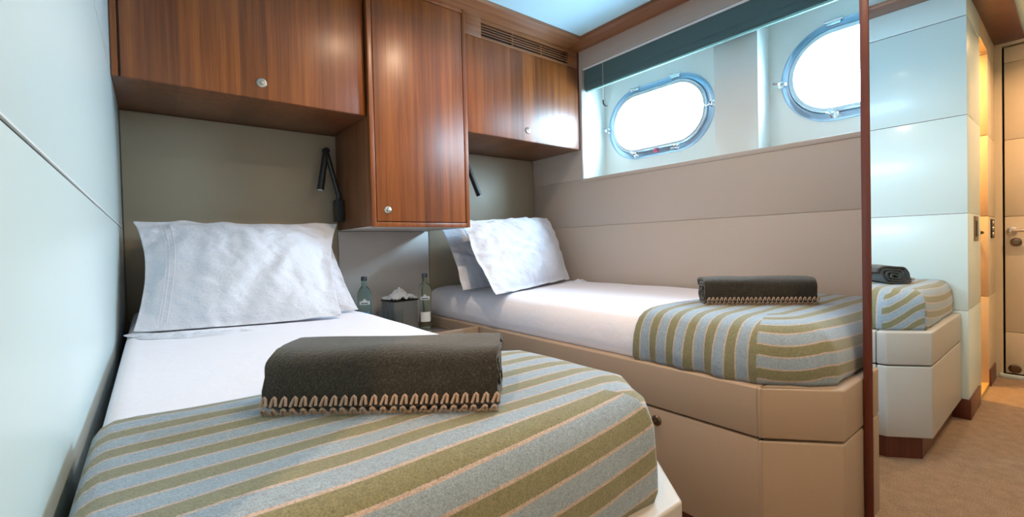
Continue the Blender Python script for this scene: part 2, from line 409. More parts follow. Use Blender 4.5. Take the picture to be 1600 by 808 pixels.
def sweep(bm, secs, yc, zc, L, H):
    """secs: (outward offset, x) profile swept round a stadium"""
    rings = []
    for off, x in secs:
        rings.append([bm.verts.new((x, yc+a, zc+b)) for a, b in stadium(L+2*off, H+2*off)])
    for a, b in zip(rings, rings[1:]):
        n = len(a)
        for i in range(n): bm.faces.new((a[i], a[(i+1)%n], b[(i+1)%n], b[i]))
def panel_with_hole(bm, y0, y1, z0, z1, yc, zc, L, H, x0, x1):
    for x in (x0, x1):
        inner = [(yc+a, zc+b) for a, b in stadium(L, H)]
        iv, ov = [], []
        for (y, z) in inner:
            dy, dz = y-yc, z-zc
            t = min((((y1 if dy > 0 else y0)-yc)/dy) if abs(dy) > 1e-6 else 1e9, (((z1 if dz > 0 else z0)-zc)/dz) if abs(dz) > 1e-6 else 1e9)
            iv.append(bm.verts.new((x, y, z))); ov.append(bm.verts.new((x, yc+dy*t, zc+dz*t)))
        n = len(iv)
        for i in range(n):
            bm.faces.new((iv[i], iv[(i+1)%n], ov[(i+1)%n], ov[i]))
        for cy, cz in ((y0,z0),(y0,z1),(y1,z0),(y1,z1)):   # corners
            best = sorted(range(n), key=lambda i: (ov[i].co.y-cy)**2+(ov[i].co.z-cz)**2)[:6]
            for i in best:
                j = (i+1) % n
                a, b = ov[i].co, ov[j].co
                if abs(a.y-b.y) > 1e-4 and abs(a.z-b.z) > 1e-4:
                    if (a.y-cy)*(b.y-cy) < 1e-6 and (a.z-cz)*(b.z-cz) < 1e-6:
                        bm.faces.new((ov[i], ov[j], bm.verts.new((x, cy, cz))))
PORTS = [(-0.895, 1.690, -1.317, OY0), (-1.952, 1.690, OY1, -1.534)]
for i, (yc, zc, ya, yb) in enumerate(PORTS):
    bm = B(); panel_with_hole(bm, ya, yb, OZ0, OZ1, yc, zc, 0.66, 0.375, XN, 2.60); struct('wall_porthole', bm, M['niche'], smooth=False)
    win = thing('window_%d' % (i+1), '', ''); del win['label']; del win['category']; win['kind'] = 'structure'; win.location = (XN, yc, zc)
    L, H = 0.722, 0.442
    bm = B(); sweep(bm, [(0.0, XN+0.002), (0.0, XN-0.010), (-0.006, XN-0.014), (-0.030, XN-0.014), (-0.034, XN-0.008), (-0.036, XN+0.03), (-0.036, XN+0.06)], yc, zc, L, H)
    struct('window_frame', bm, M['port_metal'], win)
    bm = B(); sweep(bm, [(-0.034, XN-0.004), (-0.036, XN-0.020), (-0.042, XN-0.024), (-0.056, XN-0.022), (-0.060, XN-0.012), (-0.062, XN+0.05)], yc, zc, L, H)
    struct('opening_rim', bm, M['port_lip'], win)
    bm = B(); vs = [bm.verts.new((XN+0.045, yc+a, zc+b)) for a, b in stadium(L-0.11, H-0.11)]; bm.faces.new(vs); struct('pane', bm, M['pane'], win)
    for (dy, dz, ang) in ((L/2-0.004, -0.005, 0.3), (-L/2+0.004, -0.005, -0.3), (0.14, -H/2+0.022, 0.5), (-0.14, -H/2+0.022, -0.4)):
        bm = B(); c = Vector((XN-0.012, yc+dy, zc+dz))
        lathe(bm, [(0.0,0),(0.017,0),(0.017,0.010),(0.010,0.012),(0.010,0.030),(0.006,0.034),(0.0,0.034)], 16, axis_mat(c, (-1,0,0)))
        u = Vector((0, math.cos(ang), math.sin(ang)))
        for s in (-1, 1): tube(bm, [c+Vector((-0.02,0,0)), c+Vector((-0.026,0,0))+u*s*0.016, c+Vector((-0.034,0,0))+u*s*0.030], [0.005, 0.006, 0.007], 8)
        struct('clamp_screw', bm, M['chrome'], win)
    for dy in (-0.14, 0.14):
        bm = B(); box(bm, XN-0.028, XN-0.010, yc+dy-0.028, yc+dy+0.028, zc+H/2-0.024, zc+H/2-0.004, 0.003)
        tube(bm, [(XN-0.026, yc+dy-0.036, zc+H/2-0.004), (XN-0.026, yc+dy+0.036, zc+H/2-0.004)], 0.007, 10)
        struct('hinge', bm, M['chrome'], win)
    bm = B(); lathe(bm, [(0.0,0),(0.013,0),(0.013,0.018),(0.008,0.022),(0,0.022)], 16, axis_mat((XN-0.012, yc, zc-H/2+0.024), (-1,0,0)))
    struct('release_knob', bm, M['red_plastic'], win)

# cornice
bm = B(); prism(bm, [(0,0), (W,0), (W-0.132,-0.613), (0.135,-0.613)], ZS, ZC+0.01, 0.002)
struct('trim_4', bm, M['wood_x'])
bm = B(); prism(bm, [(W,0), (W,YB), (W-0.132,YB), (W-0.132,-0.613)], ZS, ZC+0.01, 0.002)
struct('trim_5', bm, M['wood_y'])
bm = B(); prism(bm, [(0,0), (0.135,-0.613), (0.135,YC-0.135), (0,YC)], ZS, ZC+0.01, 0.002); struct('trim_6', bm, M['wood_y'])
bm = B(); prism(bm, [(0,YC), (0.135,YC-0.135), (XE,YC-0.135), (XE,YC)], ZS, ZC+0.01, 0.002); struct('trim_7', bm, M['mahogany'])

# ------------------------------------------------------------------ headboard panels
for (x0, x1, mat, lab) in ((0.004, 0.876, 'taupe', 'taupe upholstered wall panel behind the pillows of the left bed'),
                           (0.880, 1.420, 'middle_panel', 'pale grey wall panel behind the water bottles between the beds'),
                           (1.424, 2.284, 'taupe', 'taupe upholstered wall panel behind the pillows of the bed under the portholes')):
    bm = B(); box(bm, x0, x1, -0.010, -0.0005, 0.40, 1.545 if mat == 'taupe' else 1.038, 0.003)
    o = obj('headboard_panel', bm, M[mat]); tag(o, lab, 'headboard panel')

# ------------------------------------------------------------------ cupboards
def knob(name, parent, c, d, r=0.0185, mat='steel'):
    bm = B(); lathe(bm, [(0.0,0),(r,0),(r,0.003),(r*0.86,0.006),(r*0.55,0.007),(r*0.50,0.0045),(r*0.42,0.0045),(r*0.38,0.009),(0,0.010)], 28, axis_mat(c, d))
    return obj(name, bm, M[mat], parent)
# left
t = thing('wall_cupboard', 'wide teak wall cupboard with one round knob above the left bed', 'cupboard', (0.44, -0.22, 1.548))
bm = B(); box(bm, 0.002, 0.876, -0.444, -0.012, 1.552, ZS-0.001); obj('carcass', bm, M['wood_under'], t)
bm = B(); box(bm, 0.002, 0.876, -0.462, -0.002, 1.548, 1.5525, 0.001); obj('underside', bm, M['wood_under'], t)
bm = B(); box(bm, 0.002, 0.020, -0.465, -0.444, 1.5485, ZS-0.001, 0.001); obj('stile', bm, M['wood'], t)
bm = B(); box(bm, 0.020, 0.876, -0.465, -0.444, 2.074, ZS-0.001, 0.001); obj('top_rail', bm, M['wood'], t)
bm = B(); box(bm, 0.0265, 0.872, -0.466, -0.4445, 1.5495, 2.070, 0.0015); dr = obj('door', bm, M['wood'], t)
knob('knob', dr, (0.454, -0.466, 1.612), (0,-1,0))
# centre
t = thing('tall_cupboard', 'tall teak wall cupboard hanging between the two beds', 'cupboard', (1.14, -0.25, 1.045))
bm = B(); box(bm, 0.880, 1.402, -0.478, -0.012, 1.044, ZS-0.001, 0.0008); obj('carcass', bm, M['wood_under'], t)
bm = B(); box(bm, 0.878, 1.404, -0.478, -0.0105, 1.040, 1.0445, 0.001); obj('underside', bm, M['middle_panel'], t)
bm = B(); x0, x1, z0, z1, fw = 0.877, 1.405, 1.042, ZS-0.001, 0.0215
box(bm, x0, x0+fw, -0.498, -0.477, z0, z1, 0.001); box(bm, x1-fw, x1, -0.498, -0.477, z0, z1, 0.001)
box(bm, x0+fw, x1-fw, -0.498, -0.477, z0, z0+fw, 0.001); box(bm, x0+fw, x1-fw, -0.498, -0.477, z1-fw, z1, 0.001)
obj('door_frame', bm, M['wood'], t)
bm = B(); box(bm, x0+0.01, x1-0.01, -0.484, -0.476, z0+0.01, z1-0.01); obj('shadow_gap', bm, M['dark_gap'], t)
bm = B(); box(bm, x0+fw+0.004, x1-fw-0.004, -0.497, -0.4835, z0+fw+0.004, z1-fw-0.004, 0.0015); dr = obj('door', bm, M['wood'], t)
knob('knob', dr, (0.953, -0.497, 1.120), (0,-1,0), 0.0175)
# right
t = thing('vented_cupboard', 'teak wall cupboard with air grille above the bed under the portholes', 'cupboard', (1.84, -0.22, 1.548))
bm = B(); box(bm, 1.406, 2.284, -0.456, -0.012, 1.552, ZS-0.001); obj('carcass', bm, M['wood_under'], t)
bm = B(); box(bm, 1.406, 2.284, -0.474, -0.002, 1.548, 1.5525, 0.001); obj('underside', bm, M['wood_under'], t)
bm = B(); box(bm, 2.270, 2.285, -0.477, -0.456, 1.5485, ZS-0.001, 0.001); obj('stile', bm, M['mahogany'], t)
bm = B(); GX0, GX1, GZ0, GZ1 = 1.520, 2.186, 2.080, 2.150
box(bm, 1.408, GX0, -0.477, -0.457, 2.0645, ZS-0.001, 0.0008); box(bm, GX1, 2.268, -0.477, -0.457, 2.0645, ZS-0.001, 0.0008)
box(bm, GX0, GX1, -0.477, -0.457, 2.0645, GZ0, 0.0008); box(bm, GX0, GX1, -0.477, -0.457, GZ1, ZS-0.001, 0.0008)
gr = obj('grille_panel', bm, M['wood_x'], t)
bm = B(); box(bm, GX0, GX1, -0.4585, -0.4565, GZ0, GZ1); obj('grille_backing', bm, M['dark_gap'], gr)
for k in range(4):
    z = GZ0 + (GZ1-GZ0)*(k+1)/5
    bm = B(); box(bm, GX0, GX1, -0.4765, -0.4725, z-0.0030, z+0.0030, 0.0008); obj('slat', bm, M['wood_x'], gr)
for x in (1.742, 1.964):
    bm = B(); box(bm, x-0.003, x+0.003, -0.4720, -0.4587, GZ0, GZ1); obj('grille_divider', bm, M['wood_x'], gr)
bm = B(); box(bm, 1.4085, 2.268, -0.478, -0.4565, 1.5495, 2.0620, 0.0015); dr = obj('door', bm, M['wood'], t)
knob('knob', dr, (1.838, -0.478, 1.612), (0,-1,0), 0.0175)

# ------------------------------------------------------------------ beds
def bed_base(t, poly_out, mat, side):
    """poly: footprint; side +1: room side is +x (left bed), -1: room side is -x"""
    (xa, xs, yk, xk, yf) = poly_out      # wall x, room side x, y where chamfer starts, x where chamfer ends, foot y
    s = side
    def P(d=0.0, y0=-0.012):
        return [(xa, y0), (xs-s*d, y0), (xs-s*d, yk+d*0.4), (xk-s*d*0.4, yf+d), (xa, yf+d)]
    ysplit = -1.951
    # straight rail and corner rail, upper row
    bm = B(); prism(bm, [(xa, -0.012), (xs, -0.012), (xs, ysplit+0.001), (xa, ysplit+0.001)][::s], 0.4025, 0.541, 0.006, 3); obj('side_rail', bm, M[mat], t)
    bm = B(); prism(bm, [(xa, ysplit-0.001), (xs, ysplit-0.001), (xs, yk), (xk, yf), (xa, yf)][::s], 0.4025, 0.541, 0.006, 3); obj('corner_rail', bm, M[mat], t)
    # lower row: core, drawer front, corner panel
    bm = B(); prism(bm, [(xa, -0.012), (xs-s*0.02, -0.012), (xs-s*0.02, ysplit), (xa, ysplit)][::s], 0.095, 0.401); obj('core', bm, M['dark_gap'], t)
    xo, xi = (xs-s*0.019, xs)
    for k, (ya, yb) in enumerate(((-0.62, -1.28), (-1.283, ysplit+0.0012))):
        bm = B(); box(bm, min(xo, xi), max(xo, xi), yb, ya, 0.098, 0.3975, 0.0035); f = obj('drawer_front', bm, M[mat], t)
        knob('knob', f, (xs, (-0.95, -1.633)[k], 0.360), (s, 0, 0), 0.017, 'bronze')
    bm = B(); prism(bm, [(xa, ysplit-0.0012), (xs, ysplit-0.0012), (xs, yk), (xk, yf), (xa, yf)][::s], 0.098, 0.3975, 0.006, 3); obj('corner_panel', bm, M[mat], t)
    d = 0.035
    bm = B(); prism(bm, [(xa, -0.02), (xs-s*d, -0.02), (xs-s*d, yk+d*0.3), (xk-s*d*0.3, yf+d), (xa, yf+d)][::s], 0.0, 0.0955); obj('plinth', bm, M['mahogany'], t)

def poly_offset(pts, insets):
    n = len(pts); res = []
    P = [Vector(p) for p in pts]
    for i in range(n):
        a, b, c = P[i-1], P[i], P[(i+1)%n]
        d1 = (b-a).normalized(); d2 = (c-b).normalized()
        n1 = Vector((-d1.y, d1.x)); n2 = Vector((-d2.y, d2.x))      # inward for CCW
        p1 = a + n1*insets[i-1]; p2 = b + n2*insets[i]
        den = d1.x*d2.y - d1.y*d2.x
        t = ((p2.x-p1.x)*d2.y - (p2.y-p1.y)*d2.x)/den
        res.append(p1 + d1*t)
    return res
def ring_pts(pts, radii, n_edge, nc=5):
    """rounded polygon; returns points and, per point, the index of its edge (corner points split halfway)"""
    n = len(pts); out = []; lab = []
    A = []
    for i in range(n):
        a, b, c = pts[i-1], pts[i], pts[(i+1)%n]
        d1 = (a-b).normalized(); d2 = (c-b).normalized(); ang = d1.angle(d2); cut = radii[i]/math.tan(ang/2)
        A.append((b+d1*cut, b, b+d2*cut))
    for i in range(n):
        s, b, e = A[i]
        for k in range(nc+1):
            u = k/nc; out.append(s*(1-u)**2 + b*2*u*(1-u) + e*u*u); lab.append(i-1 if k < nc/2 else i)
        s2 = A[(i+1)%n][0]
        for k in range(1, n_edge[i]):
            out.append(e.lerp(s2, k/n_edge[i])); lab.append(i)
    return out, [x % n for x in lab]
def soft_block(pts, fac, radii, prof, n_edge, skip=(), foot=(), disp=None, cap=True, chamfer=(), jb=6):
    """stack of shrinking rounded rings: prof = (inset, z). foot = edges whose faces carry the foot pattern"""
    bm = B(); uvl = bm.loops.layers.uv.new('UVMap'); rings = []; arcs = []
    lab = None; prev = None
    for j, (ins, z) in enumerate(prof):
        q = poly_offset(pts, [ins*f for f in fac]); rr = [max(0.010, r - ins*0.6) for r in radii]
        p, lab = ring_pts(q, rr, n_edge)
        row = []
        for k, v in enumerate(p):
            co = Vector((v.x, v.y, z))
            if disp: co = disp(co, j, k, lab[k], ins)
            row.append(bm.verts.new(co))
        rings.append(row)
    n = len(rings[0])
    # arc length downwards from the innermost ring
    top = rings[-1]; arc = [[0.0]*n for _ in rings]
    for j in range(len(rings)-2, -1, -1):
        for k in range(n): arc[j][k] = arc[j+1][k] + (rings[j][k].co - rings[j+1][k].co).length
    for j in range(len(rings)-1):
        for k in range(n):
            k2 = (k+1) % n
            if lab[k] in skip and lab[k2] in skip: continue
            f = bm.faces.new((rings[j][k], rings[j][k2], rings[j+1][k2], rings[j+1][k]))
            isfoot = lab[k] in foot
            for lp, (jj, kk) in zip(f.loops, ((j,k),(j,k2),(j+1,k2),(j+1,k))):
                v = rings[jj][kk].co
                s = (-top[kk].co.y + arc[jj][kk]) if isfoot else -v.y
                if lab[k] in chamfer: s = -v.y if jj >= jb else (-rings[jb][kk].co.y + arc[jj][kk] - arc[jb][kk])
                lp[uvl].uv = (s, v.x)
    if cap:
        # fill the top as strips between the two long sides
        c = Vector((0,0,0))
        for v in top: c += v.co
        c /= n
        inner = top
        for st in range(4):
            f_ = 0.78 if st < 3 else 0.5
            nxt = [bm.verts.new(c.lerp(v.co, f_)) for v in inner]
            if disp:
                for v in nxt: v.co.z += 0.0
            for k in range(n):
                k2 = (k+1) % n; f = bm.faces.new((inner[k], inner[k2], nxt[k2], nxt[k]))
                for lp in f.loops: lp[uvl].uv = (-lp.vert.co.y, lp.vert.co.x)
            inner = nxt
        f = bm.faces.new(inner)
        for lp in f.loops: lp[uvl].uv = (-lp.vert.co.y, lp.vert.co.x)
    return bm
ZM = 0.702
PROF = [(0.012, 0.5415), (0.002, 0.556), (0.0, 0.585), (0.003, 0.620), (0.012, 0.648), (0.028, 0.671), (0.050, 0.687), (0.080, 0.696), (0.125, 0.701), (0.20, ZM)]
def mattress(t, left):
    if left: pts = [(0.014, -0.02), (0.014, -2.080), (0.690, -2.078), (0.792, -1.965), (0.792, -0.02)]; fac = [0.22, 0.42, 0.50, 0.92, 0.2]
    else: pts = [(1.389, -0.02), (1.389, -1.935), (1.510, -2.075), (2.272, -2.078), (2.272, -0.02)]; fac = [1, 0.9, 0.8, 0.22, 0.2]
    def dsp(co, j, k, lab, ins):
        a = noise.noise(Vector((co.x*5, co.y*5, 3.1)))
        return co + Vector((0, 0, 0.004*a if ins > 0.03 else 0))
    bm = soft_block([Vector(p) for p in pts], fac, [0.03]*5, PROF, [40, 16, 8, 40, 16], disp=dsp)
    return obj('mattress', bm, M['white'], t)
b1 = thing('single_bed', 'single bed with cream leather base along the left wall, nearest to the camera', 'bed', (0.4, -1.05, 0))
bed_base(b1, (0.002, 0.831, -1.9855, 0.7214, -2.113), 'bed_leather_daylit', 1)
mattress(b1, True)
b2 = thing('single_bed', 'single bed with warm-lit leather base under the two portholes', 'bed', (1.85, -1.05, 0))
bed_base(b2, (W-0.002, 1.364, -1.955, 1.499, -2.110), 'bed_leather', -1)
mattress(b2, False)

def blanket_throw(left):
    e = 0.006
    if left:
        pts = [(0.014-e*0.2, -1.668), (0.014-e*0.2, -2.084), (0.690, -2.086), (0.797, -1.968), (0.799, -1.715)]; fac = [0.22, 0.42, 0.60, 0.9, 0]
        foot = (1,); ch = (2,)
    else:
        pts = [(1.383, -1.535), (1.383, -1.938), (1.508, -2.082), (2.274, -2.084), (2.274, -1.62)]; fac = [1, 0.9, 0.8, 0.22, 0]
        foot = (1, 2); ch = ()
    prof = [(i, z+(0.001 if z < 0.56 else 0.009)) for i, z in PROF]
    def dsp(co, j, k, lab, ins):
        out = Vector((0, 0, 0))
        low = max(0.0, min(1.0, (0.66-co.z)/0.10))
        if lab in ((3,) if left else (0,)) or lab in foot:
            a = noise.noise(Vector((co.x*16+5, co.y*16, 0.5 if left else 8.5)))
            amp = (0.010 if not left else 0.0025)*low*(0.5 + a*2.2)
            if not left: amp = max(-0.002, amp)
            d = {0: Vector((-1,0,0)), 3: Vector((1,0,0))}.get(lab, Vector((0,-1,0)) if lab in foot and not (lab == 2 and left) and not (lab == 1 and not left) else Vector((0.7 if left else -0.7, -0.7, 0)))
            out = d*max(amp, -0.001)
        z = 0.003*noise.noise(Vector((co.x*7, co.y*7, 1.7)))
        # tucked peak of the corner on the left bed
        if left:
            dd = (Vector((co.x, co.y)) - Vector((0.712, -2.065))).length
            z += 0.016*math.exp(-(dd/0.03)**2) if co.z > 0.66 else 0
            if co.z > 0.63: out += Vector((0.1, -1, 0)) * 0.006*math.exp(-(dd/0.05)**2)
        return co + out + Vector((0, 0, z if ins > 0.02 else 0))
    bm = soft_block([Vector(p) for p in pts], fac, [0.006, 0.02, 0.018 if left else 0.05, 0.06 if left else 0.035, 0.006], prof, [26, 30, 14, 26, 30], skip=(4,), foot=foot, disp=dsp, chamfer=ch)
    o = obj('bed_throw', bm, M['stripe'], angle=60)
    md = o.modifiers.new('thickness', 'SOLIDIFY'); md.thickness = 0.004; md.offset = 1
    return o
tag(blanket_throw(True), 'striped olive and blue throw folded over the foot of the left bed', 'throw')
tag(blanket_throw(False), 'striped olive and blue throw over the foot of the bed under the portholes', 'throw')

# ------------------------------------------------------------------ pillows
def pillow(name, label, TL, TR, BR, BL, thick, seed, group=None, back=0.35, flange=0.03, sag=0.035, n=60, wr=0.010, hemside=None, vs=0.0, fr=0.03):
    TL, TR, BR, BL = map(Vector, (TL, TR, BR, BL))
    nrm = ((TR-TL).cross(BL-TL)).normalized()
    if nrm.y > 0: nrm = -nrm                      # towards the room
    ctr = (TL+TR+BR+BL)/4
    bm = B()
    def P(u, v, side):
        # concave outline between the corners
        eu = 4*u*(1-u); ev = 4*v*(1-v)
        uu = u + (0.5-u)*2*sag*ev*1.0; vv = v + (0.5-v)*2*(vs if v > 0.5 else sag*0.3)*eu*(abs(v-0.5)*2)
        p = TL*(1-uu)*(1-vv) + TR*uu*(1-vv) + BR*uu*vv + BL*(1-uu)*vv
        fu, fv = flange, flange*1.2
        a = max(0.0, min(1.0, (u-fu)/(0.5-fu))) if u < 0.5 else max(0.0, min(1.0, (1-u-fr)/(0.5-fr))); b = max(0.0, min(1.0, (min(v, 1-v)-fv)/(0.5-fv)))
        body = (math.sin(a*PI/2)**0.62)*(math.sin(b*PI/2)**0.62) if a > 0 and b > 0 else 0.0
        w1 = noise.noise(Vector((u*3.2+seed, v*3.2, 0.3)))
        w2 = noise.noise(Vector((u*9+seed, v*5+w1*2, 4.3)))
        rim = 1-body
        w3 = noise.noise(Vector(((u-v)*13+seed*2, (u+v)*3, 9.1)))
        ridge = 1-abs(noise.noise(Vector((u*6+seed+w1, v*6, 2.2))))*2.0
        t = thick*body*(1 if side > 0 else back) + (wr*(w2*0.9 + w3*0.7*rim + 0.5*ridge*body))*(1 if side > 0 else 0.5)
        t = max(t, 0.0) + 0.0015
        edge = 0.012*noise.noise(Vector((u*6+seed, v*6, 7)))*rim
        q = p + nrm*(t if side > 0 else -t) + nrm*edge
        q.z = max(q.z, 0.7060 + (0.0008 if side > 0 else 0))
        return q
    g = {}
    for side in (1, -1):
        for i in range(n+1):
            for j in range(n+1):
                if side < 0 and (i in (0, n) or j in (0, n)): g[side,i,j] = g[1,i,j]; continue
                g[side,i,j] = bm.verts.new(P(i/n, j/n, side))
    for side in (1, -1):
        for i in range(n):
            for j in range(n):
                q = (g[side,i,j], g[side,i+1,j], g[side,i+1,j+1], g[side,i,j+1])
                bm.faces.new(q if side > 0 else q[::-1])
    o = obj(name, bm, M['pillow'], angle=180); 
    o.modifiers.new('smooth', 'SUBSURF').levels = 1; o.modifiers['smooth'].render_levels = 1
    tag(o, label, 'pillow', group)
    if hemside is not None:                       # double row of stitching across the hem
        bmh = B()
        for uu in hemside:
            tube(bmh, [P(uu, k/40, 1) + nrm*0.0006 for k in range(2, 39)], 0.0011, 6)
        obj('hem_stitching', bmh, M['white'], o)
    return o
pillow('pillow', 'large white pillow leaning at the head of the left bed, in front', (0.033,-0.25,1.070), (0.815,-0.22,1.070), (0.605,-0.900,0.709), (0.036,-0.725,0.703), 0.085, 1.3, sag=0.05, hemside=(0.100, 0.115, 0.14), wr=0.012, fr=0.07, vs=-0.015)
pillow('pillow', 'white pillow mostly hidden behind the large one on the left bed', (0.06,-0.06,1.03), (0.815,-0.07,1.03), (0.700,-0.800,0.709), (0.06,-0.42,0.712), 0.055, 5.1, back=0.2, sag=0.02)
pillow('pillow', 'crumpled white pillow tilted in front on the bed under the portholes', (1.425,-0.355,1.082), (2.215,-0.225,1.128), (2.205,-0.44,0.715), (1.335,-0.80,0.708), 0.085, 9.7, wr=0.022, sag=-0.01)
pillow('pillow', 'white pillow standing behind the crumpled one on the bed under the portholes', (1.400,-0.19,1.05), (2.20,-0.06,1.06), (2.20,-0.20,0.715), (1.345,-0.50,0.712), 0.05, 12.4, back=0.3, sag=0.02)

def rumple(parent, pts, wid, hgt, seed):
    bm = B(); n = 70; m_ = 10; P_ = [Vector(p) for p in pts]; rows = []
    for i in range(n+1):
        f = i/n*(len(P_)-1); k = min(int(f), len(P_)-2); c = P_[k].lerp(P_[k+1], f-k); d = (P_[k+1]-P_[k]).normalized(); s = Vector((0,0,1)).cross(d)
        taper = math.sin(PI*min(1, max(0, i/n)))**0.5
        row = []
        for j in range(m_+1):
            v = j/m_-0.5; h = hgt*taper*math.cos(v*PI)*(0.55+0.9*abs(noise.noise(Vector((i*0.16+seed, v*3, 1)))))
            off = 0.014*noise.noise(Vector((i*0.12+seed, 3, 2)))
            row.append(bm.verts.new(c + s*(v*wid*taper + off) + Vector((0,0,h-0.0005))))
        rows.append(row)
    for a, b in zip(rows, rows[1:]):
        for j in range(m_): bm.faces.new((a[j], a[j+1], b[j+1], b[j]))
    return obj('sheet_rumple', bm, M['pillow'], parent, angle=180)
rumple(b1, [(0.02,-0.70,0.701), (0.10,-0.83,0.702), (0.22,-0.90,0.702), (0.33,-0.92,0.702)], 0.075, 0.012, 2.0)
rumple(b2, [(2.262,-0.50,0.699), (2.18,-0.53,0.702), (2.10,-0.62,0.702)], 0.10, 0.022, 7.0)

# ------------------------------------------------------------------ rolled blankets
def rolled_blanket(label, p0, p1, hw, hh, seed, lean=0.0):
    """p0..p1: left and right end of the front lower edge on the bed, z included"""
    p0, p1 = Vector(p0), Vector(p1); ax = (p1-p0); L = ax.length; ax.normalize()
    bk = Vector((0,0,1)).cross(ax).normalized()              # away from the viewer side
    t = thing('rolled_blanket', label, 'blanket', (p0+p1)/2)
    # spiral section (a: backwards, b: up), flattened
    turns = 3.5; N = 160; th = 0.0080
    def sec(s):
        ph = 2*PI*turns*s; r = 0.08 + 0.92*s
        c, d = math.cos(ph+PI*0.95), -math.sin(ph+PI*0.95)
        e = 0.52
        a = math.copysign(abs(c)**e, c)*hw*r; b = math.copysign(abs(d)**e, d)*hh*r
        return a, b
    nx = 26; bm = B(); outer, inner = [], []
    for i in range(nx+1):
        x = L*i/nx; ro, ri = [], []
        for k in range(N+1):
            s = k/N; a, b = sec(s); a2, b2 = sec(min(1, s+1/N)); a1, b1 = sec(max(0, s-1/N))
            tx, ty = a2-a1, b2-b1; l = math.hypot(tx, ty) or 1; nxn, nyn = ty/l, -tx/l
            if nxn*a + nyn*b < 0: nxn, nyn = -nxn, -nyn
            wob = 0.0035*noise.noise(Vector((x*9+seed, a*30, b*30)))
            zs = 1 + 0.05*noise.noise(Vector((x*6+seed, 2.2, 0)))
            xx = x + (0.004*noise.noise(Vector((a*60, b*60, seed+i*0.0))) if i in (0, nx) else 0)
            for (rw, off) in ((ro, th/2), (ri, -th/2)):
                aa, bb = a + nxn*(off+wob), b*zs + nyn*(off+wob)
                bb = max(bb, -hh*0.97)
                co = p0 + ax*xx + bk*(hw+aa+lean*bb) + Vector((0,0,hh*0.97+bb))
                rw.append(bm.verts.new(co))
        outer.append(ro); inner.append(ri)
    for i in range(nx):
        for k in range(N):
            bm.faces.new((outer[i][k], outer[i+1][k], outer[i+1][k+1], outer[i][k+1]))
            bm.faces.new((inner[i][k+1], inner[i+1][k+1], inner[i+1][k], inner[i][k]))
        for k in (0, N): bm.faces.new((outer[i][k], outer[i+1][k], inner[i+1][k], inner[i][k]))
    for i in (0, nx):
        for k in range(N): bm.faces.new((outer[i][k], outer[i][k+1], inner[i][k+1], inner[i][k]))
    obj('rolled_cloth', bm, M['wool'], t, angle=70)
    # two rows of blanket stitch along the front lower edge
    bm = B(); ns = int(L/0.0135)
    def surf(x, b):                                     # front surface at height b (0..1 over the lower part)
        bb = -hh*0.97 + b
        y = min(1.0, abs(bb)/hh); a = -hw*(max(0.0, 1-y**(2/0.52)))**(0.52/2)
        return p0 + ax*x + bk*(hw+a-0.0085+lean*bb) + Vector((0,0,hh*0.97+bb))
    for row, (z0, z1) in enumerate(((0.003, 0.013), (0.0165, 0.029))):
        for i in range(ns):
            x = 0.006 + i*(L-0.012)/(ns-1) + (0.003 if row else 0); j = random.uniform(-0.0012, 0.0012)
            tube(bm, [surf(x-0.0045, z0), surf(x-0.0005+j, z0+(z1-z0)*0.85), surf(x+0.0015+j, z1), surf(x+0.0035+j, z0+(z1-z0)*0.85), surf(x+0.0030, z0+0.001)], 0.0020, 6)
        if row == 0: tube(bm, [surf(L*k/40, 0.001 + 0.0008*math.sin(k*2.1)) for k in range(41)], 0.0018, 6)
    obj('blanket_stitch', bm, M['stitch'], t)
    return t
rolled_blanket('rolled charcoal wool blanket with beige edge stitching on the left bed, nearest', (0.203, -1.790, 0.714), (0.455, -2.000, 0.716), 0.064, 0.0425, 1.0, lean=0.3)
rolled_blanket('rolled charcoal wool blanket lying on the throw of the bed under the portholes', (1.612, -1.672, 0.714), (1.842, -1.945, 0.716), 0.066, 0.047, 6.0)

# ------------------------------------------------------------------ nightstand and what stands on it
t = thing('nightstand', 'low beige leather nightstand between the two beds', 'nightstand', (1.10, -0.3, 0))
bm = B(); box(bm, 0.834, 1.361, -0.60, -0.012, 0.0, 0.497, 0.003); obj('body', bm, M['bed_leather'], t)
bm = B(); box(bm, 0.834, 1.361, -0.618, -0.601, 0.06, 0.541, 0.004, 3); obj('front_board', bm, M['bed_leather'], t)

